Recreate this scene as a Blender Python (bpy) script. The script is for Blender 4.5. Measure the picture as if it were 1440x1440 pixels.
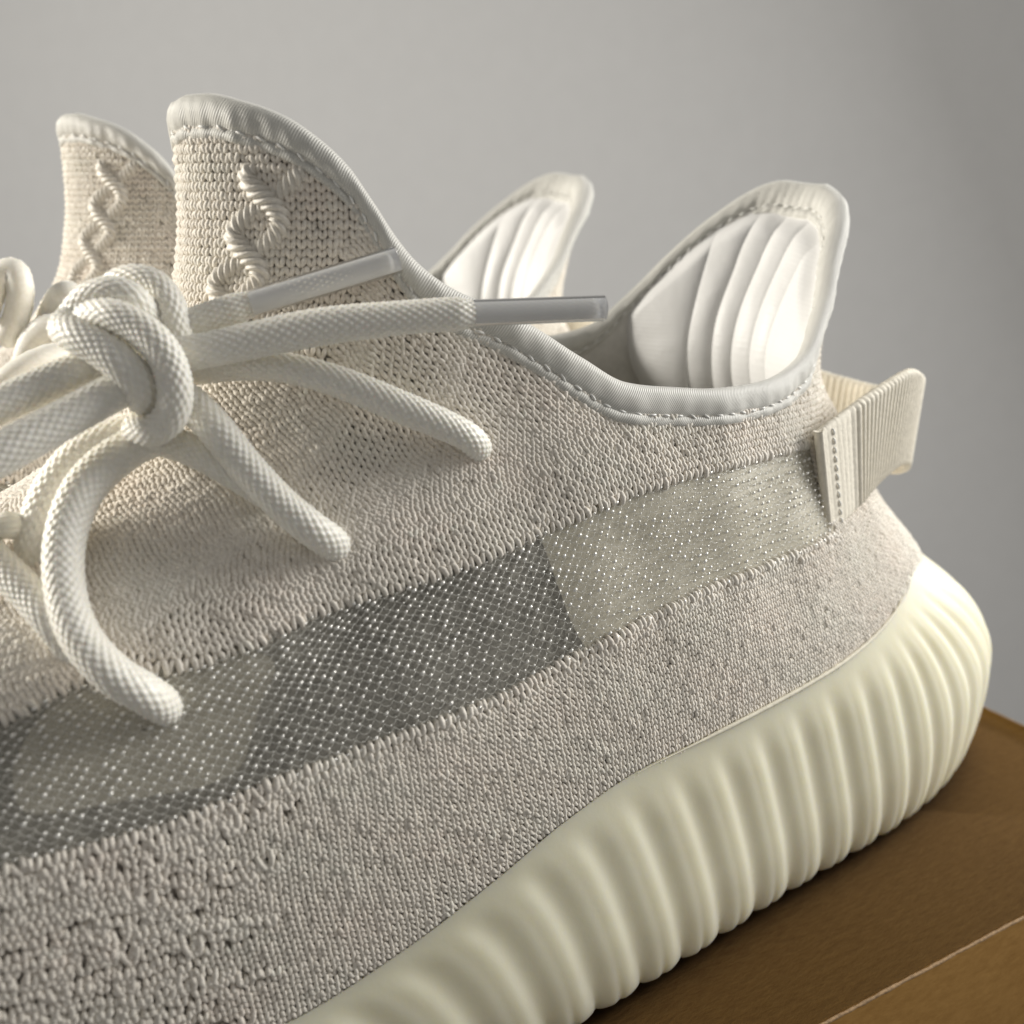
import bpy, math
import numpy as np

# ------------------------------------------------------------------ camera, world, lamps, exposure
CM = 0.01
scene = bpy.context.scene
for o in list(bpy.data.objects):
    bpy.data.objects.remove(o, do_unlink=True)
coll = scene.collection

PITCH, YAW, CAM_H = math.radians(17.2), math.radians(60), 12.5      # cm above the box lid
F0 = np.array([math.cos(YAW), math.sin(YAW), 0.0])
RV = np.array([math.sin(YAW), -math.cos(YAW), 0.0])
FV = F0 * math.cos(PITCH) + np.array([0, 0, -math.sin(PITCH)])
UV_ = F0 * math.sin(PITCH) + np.array([0, 0, math.cos(PITCH)])
cam = bpy.data.cameras.new('camera')
camo = bpy.data.objects.new('camera', cam)
coll.objects.link(camo)
from mathutils import Matrix, Vector
m = Matrix(((RV[0], UV_[0], -FV[0], 0), (RV[1], UV_[1], -FV[1], 0), (RV[2], UV_[2], -FV[2], CAM_H * CM), (0, 0, 0, 1)))
camo.matrix_world = m
cam.sensor_width = 36.0
cam.lens = 36.0 * 1450 / 1440
cam.clip_start = 0.005
cam.clip_end = 50
cam.dof.use_dof = True
cam.dof.focus_distance = 0.152
cam.dof.aperture_fstop = 21.0
scene.camera = camo

world = bpy.data.worlds.new('World')
scene.world = world
world.use_nodes = True
bg = world.node_tree.nodes['Background']
bg.inputs['Color'].default_value = (1.0, 0.985, 0.96, 1)
bg.inputs['Strength'].default_value = 0.235


def area(name, loc, target, size, size_y, power, col):
    l = bpy.data.lights.new(name, 'AREA')
    l.shape = 'RECTANGLE'
    l.size, l.size_y = size, size_y
    l.energy = power
    l.color = col
    ob = bpy.data.objects.new(name, l)
    coll.objects.link(ob)
    d = Vector(target) - Vector(loc)
    ob.location = loc
    ob.rotation_euler = d.to_track_quat('-Z', 'Y').to_euler()
    return ob


# low window on the left, a little behind the shoes; a paler, weaker one on the right behind the viewer
area('window_light', (-0.70, 0.65, 0.40), (0.06, 0.24, 0.08), 0.22, 0.30, 14.0, (1.0, 0.955, 0.87))
area('room_light', (0.66, 0.02, 0.31), (0.13, 0.14, 0.05), 0.38, 0.38, 6.1, (1.0, 0.985, 0.95))

vs = scene.view_settings
vs.view_transform = 'Standard'
vs.look = 'None'
vs.exposure = 0.0
vs.gamma = 1.0
vs.use_curve_mapping = False
scene.cycles.max_bounces = 8
scene.cycles.transparent_max_bounces = 12
scene.cycles.use_denoising = True

rng = np.random.default_rng(7)
PI = math.pi


# ------------------------------------------------------------------ helpers
def pch(xs, ys):
    xs = np.array(xs, float); ys = np.array(ys, float)
    h = np.diff(xs); d = np.diff(ys) / h
    mm = np.zeros(len(xs)); mm[0] = d[0]; mm[-1] = d[-1]
    for i in range(1, len(xs) - 1):
        if d[i - 1] * d[i] > 0:
            w1 = 2 * h[i] + h[i - 1]; w2 = h[i] + 2 * h[i - 1]
            mm[i] = (w1 + w2) / (w1 / d[i - 1] + w2 / d[i])

    def f(x):
        x = np.clip(x, xs[0], xs[-1])
        i = np.clip(np.searchsorted(xs, x) - 1, 0, len(xs) - 2)
        u = (x - xs[i]) / h[i]
        return ((2*u**3 - 3*u**2 + 1) * ys[i] + (u**3 - 2*u**2 + u) * h[i] * mm[i]
                + (-2*u**3 + 3*u**2) * ys[i+1] + (u**3 - u**2) * h[i] * mm[i+1])
    return f


def smooth(x, a, b):
    t = np.clip((x - a) / (b - a), 0, 1)
    return t * t * (3 - 2 * t)


def new_obj(name, verts, faces, mat, parent=None, uv=None, col=None, shade=True):
    """verts in cm (n,3); faces (m,4) or (m,3) int array, or a list of them; one mesh object"""
    me = bpy.data.meshes.new(name)
    verts = np.asarray(verts, np.float32) * CM
    fl = faces if isinstance(faces, list) else [faces]
    loops = np.concatenate([np.asarray(f, np.int32).ravel() for f in fl])
    tot = np.concatenate([np.full(len(f), np.asarray(f).shape[1], np.int32) for f in fl])
    start = np.concatenate([[0], np.cumsum(tot)[:-1]]).astype(np.int32)
    me.vertices.add(len(verts)); me.vertices.foreach_set('co', verts.ravel())
    me.loops.add(len(loops)); me.loops.foreach_set('vertex_index', loops)
    me.polygons.add(len(tot)); me.polygons.foreach_set('loop_start', start); me.polygons.foreach_set('loop_total', tot)
    me.update(calc_edges=True)
    if shade:
        me.polygons.foreach_set('use_smooth', np.ones(len(tot), bool))
    if uv is not None:
        l = me.uv_layers.new(name='UVMap')
        l.data.foreach_set('uv', np.asarray(uv, np.float32)[loops].ravel())
    if col is not None:
        a = me.color_attributes.new('tint', 'FLOAT_COLOR', 'POINT')
        c4 = np.ones((len(verts), 4), np.float32); c4[:, :3] = col
        a.data.foreach_set('color', c4.ravel())
    me.validate()
    me.materials.append(mat)
    ob = bpy.data.objects.new(name, me)
    coll.objects.link(ob)
    ob.parent = parent
    return ob


def grid_faces(nu, nv, closed_u=False, closed_v=False, off=0):
    iu = np.arange(nu if closed_u else nu - 1); iv = np.arange(nv if closed_v else nv - 1)
    U, V = np.meshgrid(iu, iv, indexing='ij')
    U2, V2 = (U + 1) % nu, (V + 1) % nv
    return np.stack([U*nv+V, U2*nv+V, U2*nv+V2, U*nv+V2], -1).reshape(-1, 4) + off


def catmull(P, n):
    P = np.asarray(P, float)
    Q = np.vstack([2*P[0]-P[1], P, 2*P[-1]-P[-2]])
    d = np.linalg.norm(np.diff(Q, axis=0), axis=1)**0.5 + 1e-6
    t = np.concatenate([[0], np.cumsum(d)])
    tt = np.linspace(t[1], t[-2], n)
    out = []
    for x in tt:
        i = int(np.clip(np.searchsorted(t, x) - 1, 1, len(Q) - 3))
        t0, t1, t2, t3 = t[i-1:i+3]; p0, p1, p2, p3 = Q[i-1:i+3]
        a1 = (t1-x)/(t1-t0)*p0+(x-t0)/(t1-t0)*p1; a2 = (t2-x)/(t2-t1)*p1+(x-t1)/(t2-t1)*p2; a3 = (t3-x)/(t3-t2)*p2+(x-t2)/(t3-t2)*p3
        b1 = (t2-x)/(t2-t0)*a1+(x-t0)/(t2-t0)*a2; b2 = (t3-x)/(t3-t1)*a2+(x-t1)/(t3-t1)*a3
        out.append((t2-x)/(t2-t1)*b1+(x-t1)/(t2-t1)*b2)
    return np.array(out)


def resample(P, step):
    P = catmull(P, 40 * len(P))
    L = np.concatenate([[0], np.cumsum(np.linalg.norm(np.diff(P, axis=0), axis=1))])
    n = max(int(L[-1] / step), 4)
    x = np.linspace(0, L[-1], n)
    return np.stack([np.interp(x, L, P[:, k]) for k in range(3)], -1), x


def frames(P, up0=(0, 0, 1)):
    T = np.gradient(P, axis=0); T /= np.linalg.norm(T, axis=1)[:, None]
    N = np.zeros_like(P)
    n = np.array(up0, float); n -= T[0] * (n @ T[0]); n /= np.linalg.norm(n); N[0] = n
    for i in range(1, len(P)):
        n = N[i-1] - T[i] * (N[i-1] @ T[i]); N[i] = n / np.linalg.norm(n)
    return T, N, np.cross(T, N)


# ------------------------------------------------------------------ materials
def mat(name):
    mt = bpy.data.materials.new(name); mt.use_nodes = True
    nt = mt.node_tree; b = nt.nodes['Principled BSDF']
    return mt, nt, b


def N_(nt, typ, **kw):
    n = nt.nodes.new(typ)
    for k, v in kw.items():
        setattr(n, k, v)
    return n


def add_bump(nt, b, height, strength, dist, prev=None):
    bp = N_(nt, 'ShaderNodeBump')
    bp.inputs['Strength'].default_value = strength
    bp.inputs['Distance'].default_value = dist
    nt.links.new(height, bp.inputs['Height'])
    if prev is not None:
        nt.links.new(prev.outputs['Normal'], bp.inputs['Normal'])
    nt.links.new(bp.outputs['Normal'], b.inputs['Normal'])
    return bp


def noise(nt, scale, detail=3, vec=None, rough=0.55):
    n = N_(nt, 'ShaderNodeTexNoise'); n.inputs['Scale'].default_value = scale
    n.inputs['Detail'].default_value = detail; n.inputs['Roughness'].default_value = rough
    tc = N_(nt, 'ShaderNodeTexCoord')
    nt.links.new(vec if vec is not None else tc.outputs['Object'], n.inputs['Vector'])
    return n


def ramp(nt, fac, stops):
    r = N_(nt, 'ShaderNodeValToRGB')
    el = r.color_ramp.elements
    while len(el) < len(stops):
        el.new(0.5)
    for e, (p, c) in zip(el, stops):
        e.position = p; e.color = (*c, 1)
    nt.links.new(fac, r.inputs['Fac'])
    return r


def uvwave(nt, sx, sy, ang=0.0):
    """scaled uv for stripes: returns vector socket"""
    tc = N_(nt, 'ShaderNodeTexCoord'); mp = N_(nt, 'ShaderNodeMapping')
    mp.inputs['Rotation'].default_value[2] = ang
    mp.inputs['Scale'].default_value = (sx, sy, 1)
    nt.links.new(tc.outputs['UV'], mp.inputs['Vector'])
    return mp.outputs['Vector']


def make_yarn():
    mt, nt, b = mat('knit_yarn')
    at = N_(nt, 'ShaderNodeAttribute', attribute_name='tint')
    n = noise(nt, 2600, 2)
    mx = N_(nt, 'ShaderNodeMix', data_type='RGBA', blend_type='MULTIPLY')
    mx.inputs[0].default_value = 1.0
    r = ramp(nt, n.outputs['Fac'], [(0.3, (0.86, 0.85, 0.84)), (0.7, (1.05, 1.05, 1.05))])
    nt.links.new(at.outputs['Color'], mx.inputs[6]); nt.links.new(r.outputs['Color'], mx.inputs[7])
    nt.links.new(mx.outputs[2], b.inputs['Base Color'])
    b.inputs['Roughness'].default_value = 0.75
    b.inputs['Sheen Weight'].default_value = 0.25
    add_bump(nt, b, n.outputs['Fac'], 0.5, 0.0002)
    return mt


def make_knit_base():
    mt, nt, b = mat('knit_ground')
    n = noise(nt, 900, 3)
    r = ramp(nt, n.outputs['Fac'], [(0.3, (0.66, 0.61, 0.54)), (0.7, (0.78, 0.73, 0.65))])
    nt.links.new(r.outputs['Color'], b.inputs['Base Color'])
    b.inputs['Roughness'].default_value = 0.9
    v = N_(nt, 'ShaderNodeTexVoronoi'); v.inputs['Scale'].default_value = 780
    tc = N_(nt, 'ShaderNodeTexCoord'); nt.links.new(tc.outputs['Object'], v.inputs['Vector'])
    add_bump(nt, b, v.outputs['Distance'], 0.8, 0.0006)
    return mt


def make_cord():
    mt, nt, b = mat('lace_cord')
    n = noise(nt, 1800, 2)
    r = ramp(nt, n.outputs['Fac'], [(0.3, (0.83, 0.80, 0.71)), (0.7, (0.91, 0.885, 0.81))])
    nt.links.new(r.outputs['Color'], b.inputs['Base Color'])
    b.inputs['Roughness'].default_value = 0.42
    b.inputs['Specular IOR Level'].default_value = 0.5
    b.inputs['Sheen Weight'].default_value = 0.15
    b.inputs['Subsurface Weight'].default_value = 0.25
    b.inputs['Subsurface Radius'].default_value = (1.0, 0.85, 0.55)
    b.inputs['Subsurface Scale'].default_value = 0.0012
    add_bump(nt, b, n.outputs['Fac'], 0.25, 0.0001)
    return mt


def make_binding():
    mt, nt, b = mat('twill_binding')
    b.inputs['Base Color'].default_value = (0.66, 0.645, 0.59, 1)
    b.inputs['Roughness'].default_value = 0.5
    b.inputs['Sheen Weight'].default_value = 0.3
    w = N_(nt, 'ShaderNodeTexWave'); w.inputs['Scale'].default_value = 9.5
    w.inputs['Distortion'].default_value = 0.4
    nt.links.new(uvwave(nt, 1, 1, math.radians(-25)), w.inputs['Vector'])
    n = noise(nt, 260, 2)
    b1 = add_bump(nt, b, w.outputs['Fac'], 0.45, 0.0002)
    add_bump(nt, b, n.outputs['Fac'], 0.25, 0.0009, b1)
    return mt


def make_satin():
    mt, nt, b = mat('white_satin_lining')
    b.inputs['Base Color'].default_value = (0.77, 0.76, 0.74, 1)
    b.inputs['Roughness'].default_value = 0.5
    b.inputs['Sheen Weight'].default_value = 0.2
    w = N_(nt, 'ShaderNodeTexWave', bands_direction='Y'); w.inputs['Scale'].default_value = 4.2
    nt.links.new(uvwave(nt, 1, 1), w.inputs['Vector'])
    n = noise(nt, 90, 3)
    b1 = add_bump(nt, b, w.outputs['Fac'], 0.12, 0.00015)
    add_bump(nt, b, n.outputs['Fac'], 0.25, 0.002, b1)
    return mt


def make_plain(name, col, rough=0.8, nscale=300, var=0.08, bump=0.3, bd=0.0005):
    mt, nt, b = mat(name)
    n = noise(nt, nscale, 4)
    c = np.array(col)
    r = ramp(nt, n.outputs['Fac'], [(0.3, tuple(c * (1 - var))), (0.7, tuple(np.minimum(c * (1 + var), 1)))])
    nt.links.new(r.outputs['Color'], b.inputs['Base Color'])
    b.inputs['Roughness'].default_value = rough
    add_bump(nt, b, n.outputs['Fac'], bump, bd)
    return mt


def make_sole():
    mt, nt, b = mat('milky_rubber')
    n = noise(nt, 45, 3)
    r = ramp(nt, n.outputs['Fac'], [(0.3, (0.81, 0.77, 0.585)), (0.7, (0.85, 0.815, 0.635))])
    nt.links.new(r.outputs['Color'], b.inputs['Base Color'])
    b.inputs['Roughness'].default_value = 0.42
    b.inputs['Specular IOR Level'].default_value = 0.35
    b.inputs['Subsurface Weight'].default_value = 0.8
    b.inputs['Subsurface Radius'].default_value = (1.0, 0.9, 0.55)
    b.inputs['Subsurface Scale'].default_value = 0.004
    f = noise(nt, 1500, 2); f2 = noise(nt, 160, 4)
    b1 = add_bump(nt, b, f.outputs['Fac'], 0.10, 0.0001)
    add_bump(nt, b, f2.outputs['Fac'], 0.10, 0.0008, b1)
    return mt


def make_film():
    mt, nt, b = mat('clear_mesh_film')
    b.inputs['Base Color'].default_value = (0.66, 0.63, 0.55, 1)
    b.inputs['Roughness'].default_value = 0.35
    n = noise(nt, 1400, 3)
    r = ramp(nt, n.outputs['Fac'], [(0.35, (0.28, 0.28, 0.28)), (0.65, (0.48, 0.48, 0.48))])
    nt.links.new(r.outputs['Color'], b.inputs['Alpha'])
    add_bump(nt, b, n.outputs['Fac'], 0.5, 0.0003)
    return mt


def make_filament():
    mt, nt, b = mat('clear_monofilament')
    b.inputs['Base Color'].default_value = (0.78, 0.765, 0.70, 1)
    b.inputs['Roughness'].default_value = 0.12
    b.inputs['Specular IOR Level'].default_value = 0.9
    b.inputs['Coat Weight'].default_value = 0.6
    b.inputs['Coat Roughness'].default_value = 0.05
    b.inputs['Alpha'].default_value = 0.5
    return mt


def make_glint():
    mt, nt, b = mat('shiny_net_thread')
    b.inputs['Base Color'].default_value = (0.92, 0.90, 0.85, 1)
    b.inputs['Metallic'].default_value = 0.35
    b.inputs['Roughness'].default_value = 0.16
    return mt


def make_aglet():
    mt, nt, b = mat('clear_aglet')
    nt.nodes.remove(b)
    out = [n for n in nt.nodes if n.type == 'OUTPUT_MATERIAL'][0]
    tr = N_(nt, 'ShaderNodeBsdfTransparent'); tr.inputs['Color'].default_value = (0.93, 0.935, 0.95, 1)
    gl = N_(nt, 'ShaderNodeBsdfGlossy'); gl.inputs['Roughness'].default_value = 0.12
    df = N_(nt, 'ShaderNodeBsdfDiffuse'); df.inputs['Color'].default_value = (0.86, 0.86, 0.86, 1)
    fr = N_(nt, 'ShaderNodeFresnel'); fr.inputs['IOR'].default_value = 1.2
    m1 = N_(nt, 'ShaderNodeMixShader'); m1.inputs[0].default_value = 0.58
    nt.links.new(tr.outputs[0], m1.inputs[1]); nt.links.new(df.outputs[0], m1.inputs[2])
    m2 = N_(nt, 'ShaderNodeMixShader')
    nt.links.new(fr.outputs[0], m2.inputs[0]); nt.links.new(m1.outputs[0], m2.inputs[1]); nt.links.new(gl.outputs[0], m2.inputs[2])
    nt.links.new(m2.outputs[0], out.inputs['Surface'])
    return mt


def make_card():
    mt, nt, b = mat('kraft_cardboard')
    tc = N_(nt, 'ShaderNodeTexCoord'); mp = N_(nt, 'ShaderNodeMapping')
    mp.inputs['Scale'].default_value = (0.35, 1, 1)
    nt.links.new(tc.outputs['Object'], mp.inputs['Vector'])
    n = noise(nt, 900, 5, mp.outputs['Vector'], 0.7); n2 = noise(nt, 18, 3)
    mx = N_(nt, 'ShaderNodeMath', operation='ADD')
    mlt = N_(nt, 'ShaderNodeMath', operation='MULTIPLY'); mlt.inputs[1].default_value = 0.45
    nt.links.new(n2.outputs['Fac'], mlt.inputs[0])
    nt.links.new(n.outputs['Fac'], mx.inputs[0]); nt.links.new(mlt.outputs[0], mx.inputs[1])
    r = ramp(nt, mx.outputs[0], [(0.5, (0.235, 0.12, 0.028)), (0.95, (0.33, 0.182, 0.052))])
    nt.links.new(r.outputs['Color'], b.inputs['Base Color'])
    b.inputs['Roughness'].default_value = 0.75
    b.inputs['Specular IOR Level'].default_value = 0.15
    add_bump(nt, b, n.outputs['Fac'], 0.25, 0.0002)
    return mt


M = dict(yarn=make_yarn(), ground=make_knit_base(), cord=make_cord(), binding=make_binding(), satin=make_satin(),
         sole=make_sole(), film=make_film(), fil=make_filament(), glint=make_glint(), aglet=make_aglet(), card=make_card(),
         lining=make_plain('grey_white_lining', (0.62, 0.60, 0.56), 0.8, 400),
         dark=make_plain('grey_interior_shade', (0.15, 0.14, 0.12), 0.85, 900, 0.3),  # dark colour standing in for the shade inside the shoe
         patch=make_plain('cream_window_patch', (0.72, 0.675, 0.545), 0.7, 500),
         patch2=make_plain('beige_window_patch', (0.68, 0.64, 0.53), 0.7, 300, 0.12),
         patch3=make_plain('grey_inner_sheet', (0.30, 0.285, 0.245), 0.8, 120, 0.35),
         web=make_plain('cream_webbing', (0.81, 0.755, 0.635), 0.75, 1200, 0.06),
         thread=make_plain('white_thread', (0.86, 0.85, 0.81), 0.35, 1500, 0.04),
         rope=make_plain('silky_thread', (0.76, 0.715, 0.635), 0.5, 1500, 0.06),
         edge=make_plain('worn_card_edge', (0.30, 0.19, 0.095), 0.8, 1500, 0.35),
         wall=make_plain('painted_wall', (0.505, 0.505, 0.505), 0.9, 60, 0.015, 0.05))

# ------------------------------------------------------------------ shoe surfaces (shoe frame, cm; s heel +, t away, z up)
PHI, XH, YC = math.radians(4.0), 21.4, 16.0
Zk = [2.0, 3.5, 5.0, 6.5, 8.0, 9.5, 11.0, 12.5, 14.0]
sh = pch(Zk, [-1.5, -1.8, -2.6, -4.1, -5.4, -6.25, -5.85, -5.05, -4.7])
sf = pch(Zk, [-29.6, -29.3, -28.3, -25.4, -21.9, -19.2, -18.25, -18.02, -18.0])
sm = pch(Zk, [-13, -13, -13, -13, -12.5, -12, -11.6, -11.4, -11.4])
wd = pch(Zk, [4.4, 4.4, 4.3, 4.05, 3.7, 3.3, 3.0, 2.7, 2.5])
nh = pch(Zk, [2.3, 2.3, 2.3, 2.2, 2.2, 2.1, 2.1, 2.1, 2.1])
zc0 = pch([0, 0.2, 0.35, 0.5, 0.65, 0.8, 0.93, 1.112, 1.273, 1.457, 1.597, 1.709, 1.833, 1.956, 2.059, 2.134, 2.192, 2.267, 2.318, 2.371, 2.43, 2.502, 2.601, 2.716, 2.898, 3.03, PI],
          [12.62, 12.36, 11.95, 11.35, 10.7, 10.2, 9.85, 9.67, 9.62, 9.66, 9.77, 9.9, 10.29, 10.72, 11.03, 11.2, 11.36, 11.66, 11.98, 12.4, 12.84, 13.16, 13.44, 13.6, 13.72, 13.72, 13.66])
farmap = pch([0, 0.3, 0.55, 0.75, 1.0, 1.5, PI], [0, 0.02, 0.22, 0.46, 0.88, 1.45, PI])
ztop = pch([0, 0.3, 0.6, 0.722, 0.865, 1.035, 1.204, 1.358, 1.498, 1.593, 1.683, 1.748, 1.84, 1.939, 2.2, PI],
           [5.0, 5.1, 5.35, 5.42, 5.19, 4.9, 4.71, 4.61, 4.5, 4.38, 4.0, 3.53, 2.93, 2.5, 2.2, 2.6])
zu = pch([0, 1.062, 1.462, 1.627, 1.753, 1.84, 1.935, 2.041, 2.105, 2.148, 2.201, 2.335, 2.388, PI],
         [8.3, 8.42, 8.47, 8.38, 8.17, 7.98, 7.78, 7.61, 7.5, 7.31, 7.18, 7.14, 6.89, 5.5])
zl = pch([0, 1.061, 1.457, 1.668, 1.77, 1.847, 1.995, 2.088, 2.207, PI],
         [6.9, 6.79, 6.7, 6.32, 6.02, 5.91, 5.68, 5.48, 5.42, 4.5])
W0, W1 = 1.03, 2.72          # angular ends of the clear side window


def wrap(al):
    return (np.asarray(al, float) + PI) % (2 * PI) - PI


def S(al, z):
    """outer surface of the upper; al 0 = heel back, + towards the viewer's side, pi = front"""
    al = wrap(al); z = np.asarray(z, float) + 0 * al
    a = np.abs(al); sg = np.where(al >= 0, 1.0, -1.0)
    c = np.cos(a); sn = np.abs(np.sin(a))
    e = 2 / np.where(a < PI / 2, nh(z), 2.0)
    ch = np.sign(c) * np.abs(c)**e; sn = sn**e
    s = sm(z) + np.where(c > 0, (sh(z) - sm(z)) * ch, (sm(z) - sf(z)) * ch)
    far = 1 - 0.13 * (sg < 0) * smooth(-z, -7.5, -5.0)
    wr = 0.030 * np.sin(1.9 * s + 1.3 * z) * np.sin(1.7 * z - 0.55 * s + 1.0) + 0.022 * np.sin(3.4 * s - 2.2 * z + 2.0) * np.sin(0.8 * s + 2.6 * z)
    wr = wr * smooth(z, 5.2, 6.5) * (1 - smooth(z, 11.5, 13.0)) * sn
    return np.stack([s, -sg * (wd(z) * sn * far + wr), z], -1)


def zcol(al):
    al = wrap(al)
    return np.where(al >= 0, zc0(np.abs(al)), zc0(farmap(np.abs(al))) + .16 * np.exp(-((np.abs(al) - .42) / .22)**2) - .45 * smooth(PI - np.abs(al), 0.0, .4) * (1 - smooth(PI - np.abs(al), .5, 1.3))) - 0.10


def frame(al, z):
    d = 1e-3
    P = S(al, z)
    ta = S(np.asarray(al) + d, z) - S(np.asarray(al) - d, z)
    tz = S(al, np.asarray(z) + d) - S(al, np.asarray(z) - d)
    n = np.cross(ta, tz)
    n /= np.linalg.norm(n, axis=-1)[..., None] + 1e-12
    ref = P - np.stack([np.full(P.shape[:-1], -11.5), np.zeros(P.shape[:-1]), P[..., 2]], -1)
    n *= np.sign((n * ref).sum(-1))[..., None]
    return P, n, tz


def So(al, z, off):
    P, n, _ = frame(al, z)
    return P + n * np.asarray(off)[..., None] if np.ndim(off) else P + n * off


root = bpy.data.objects.new('sneaker', None); coll.objects.link(root)
root.location = (XH * CM, YC * CM, 0)
root.rotation_euler = (0, 0, PHI)
root['label'] = 'off-white knit sneaker in front with clear side window and knotted laces, on the box'
root['category'] = 'sneaker'
root['group'] = 'pair of sneakers'


# base cloth of the upper: three bands that leave the side window open
def sheet(name, a0, a1, lo, hi, na, nz, off, mt, parent, wave=None):
    al = np.linspace(a0, a1, na); v = np.linspace(0, 1, nz)
    A, V = np.meshgrid(al, v, indexing='ij')
    lo_, hi_ = lo(al)[:, None], hi(al)[:, None]
    Z = lo_ + (hi_ - lo_) * V
    o = off if wave is None else off + wave(A, Z, V)
    P = So(A, Z, o)
    Lu = np.concatenate([[0], np.cumsum(np.linalg.norm(np.diff(P[:, nz // 2], axis=0), axis=1))])
    uv = np.stack([np.broadcast_to(Lu[:, None], A.shape), Z], -1).reshape(-1, 2)
    return P.reshape(-1, 3), grid_faces(na, nz), uv


def join(parts):
    vs_, fs_, us_ = [], [], []
    k = 0
    for v, f, u in parts:
        vs_.append(v); fs_.append(f + k); us_.append(u); k += len(v)
    return np.vstack(vs_), np.vstack(fs_), np.vstack(us_)


absw = lambda f: (lambda al: f(np.abs(wrap(al))))
zlo = lambda al: absw(ztop)(al) - 0.5
v, f, u = join([
    sheet('', W0, W1, zlo, absw(zl), 260, 24, -0.08, None, None),
    sheet('', W0, W1, absw(zu), zcol, 260, 24, -0.08, None, None),
    sheet('', -(2 * PI - W1), W0, zlo, zcol, 620, 56, -0.08, None, None)])
upper = new_obj('knit_upper', v, f, M['ground'], root, u)
upper['label'] = 'bone coloured knitted upper'

# ------------------------------------------------------------------ knitted stitches: every stitch is two bent legs of yarn
LEG_R = 6


def leg_template(cl, rad):
    """cl (k,3) centreline, rad (k,): closed little tube; returns verts, tris"""
    cl = np.array(cl, float); k = len(cl)
    T = np.gradient(cl, axis=0); T /= np.linalg.norm(T, axis=1)[:, None]
    nz = np.array([0, 0, 1.0])
    vs_ = []
    for i in range(k):
        b = np.cross(nz, T[i]); b /= np.linalg.norm(b)
        c = np.cross(T[i], b)
        for j in range(LEG_R):
            th = 2 * PI * j / LEG_R
            vs_.append(cl[i] + rad[i] * (math.cos(th) * b + math.sin(th) * c))
    vs_.append(cl[0] - T[0] * rad[0] * 0.7); vs_.append(cl[-1] + T[-1] * rad[-1] * 0.7)
    fs_ = []
    for i in range(k - 1):
        for j in range(LEG_R):
            a, b2 = i * LEG_R + j, i * LEG_R + (j + 1) % LEG_R
            fs_ += [(a, b2, b2 + LEG_R), (a, b2 + LEG_R, a + LEG_R)]
    e0, e1 = k * LEG_R, k * LEG_R + 1
    for j in range(LEG_R):
        fs_.append((e0, (j + 1) % LEG_R, j)); q = (k - 1) * LEG_R
        fs_.append((e1, q + j, q + (j + 1) % LEG_R))
    return np.array(vs_), np.array(fs_, np.int32)


def vleg(side, pw, ph, r):
    cl = [(side*.06*pw, -.62*ph, -.9*r), (side*.15*pw, -.32*ph, .25*r), (side*.27*pw, .02*ph, .65*r), (side*.33*pw, .36*ph, .2*r), (side*.24*pw, .62*ph, -1.0*r)]
    return leg_template(cl, np.array([.55, .95, 1.05, .95, .5]) * r)


stitch_v, stitch_f, stitch_c = [], [], []
voff = 0
YARN = np.array([0.86, 0.805, 0.715])


def place(templates, P, e1, e2, n, sc, tint):
    """stamp each template at every frame"""
    global voff
    K = len(P)
    if K == 0:
        return
    for tv, tf in templates:
        j = sc[:, None]
        V = (P[:, None, :] + (tv[None, :, 0] * j)[..., None] * e1[:, None, :] + (tv[None, :, 1] * j)[..., None] * e2[:, None, :]
             + (tv[None, :, 2] * j)[..., None] * n[:, None, :])
        nv = len(tv)
        F = tf[None] + (np.arange(K) * nv)[:, None, None] + voff
        t2 = tint * (1 + rng.normal(0, 0.02, (K, 1)))
        stitch_v.append(V.reshape(-1, 3)); stitch_f.append(F.reshape(-1, 3))
        stitch_c.append(np.repeat(t2, nv, axis=0)); voff += K * nv


def tints(K, P):
    g = rng.normal(0, 0.025, (K, 1))
    # slow melange of the yarn along the cloth: rosier and greyer stretches
    q = np.sin(P[:, 0] * 2.1 + 1.7 * np.sin(P[:, 2] * 1.3)) * np.sin(P[:, 2] * 3.1 + P[:, 0] * 0.7)
    rose = np.array([0.03, -0.005, -0.01]); grey = np.array([-0.03, 0.0, 0.0])
    c = YARN * (1 + g) + np.where(q[:, None] > 0, rose, grey) * np.abs(q[:, None]) * rng.uniform(0.0, 0.7, (K, 1))
    return np.clip(c, 0.05, 0.9)


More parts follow.
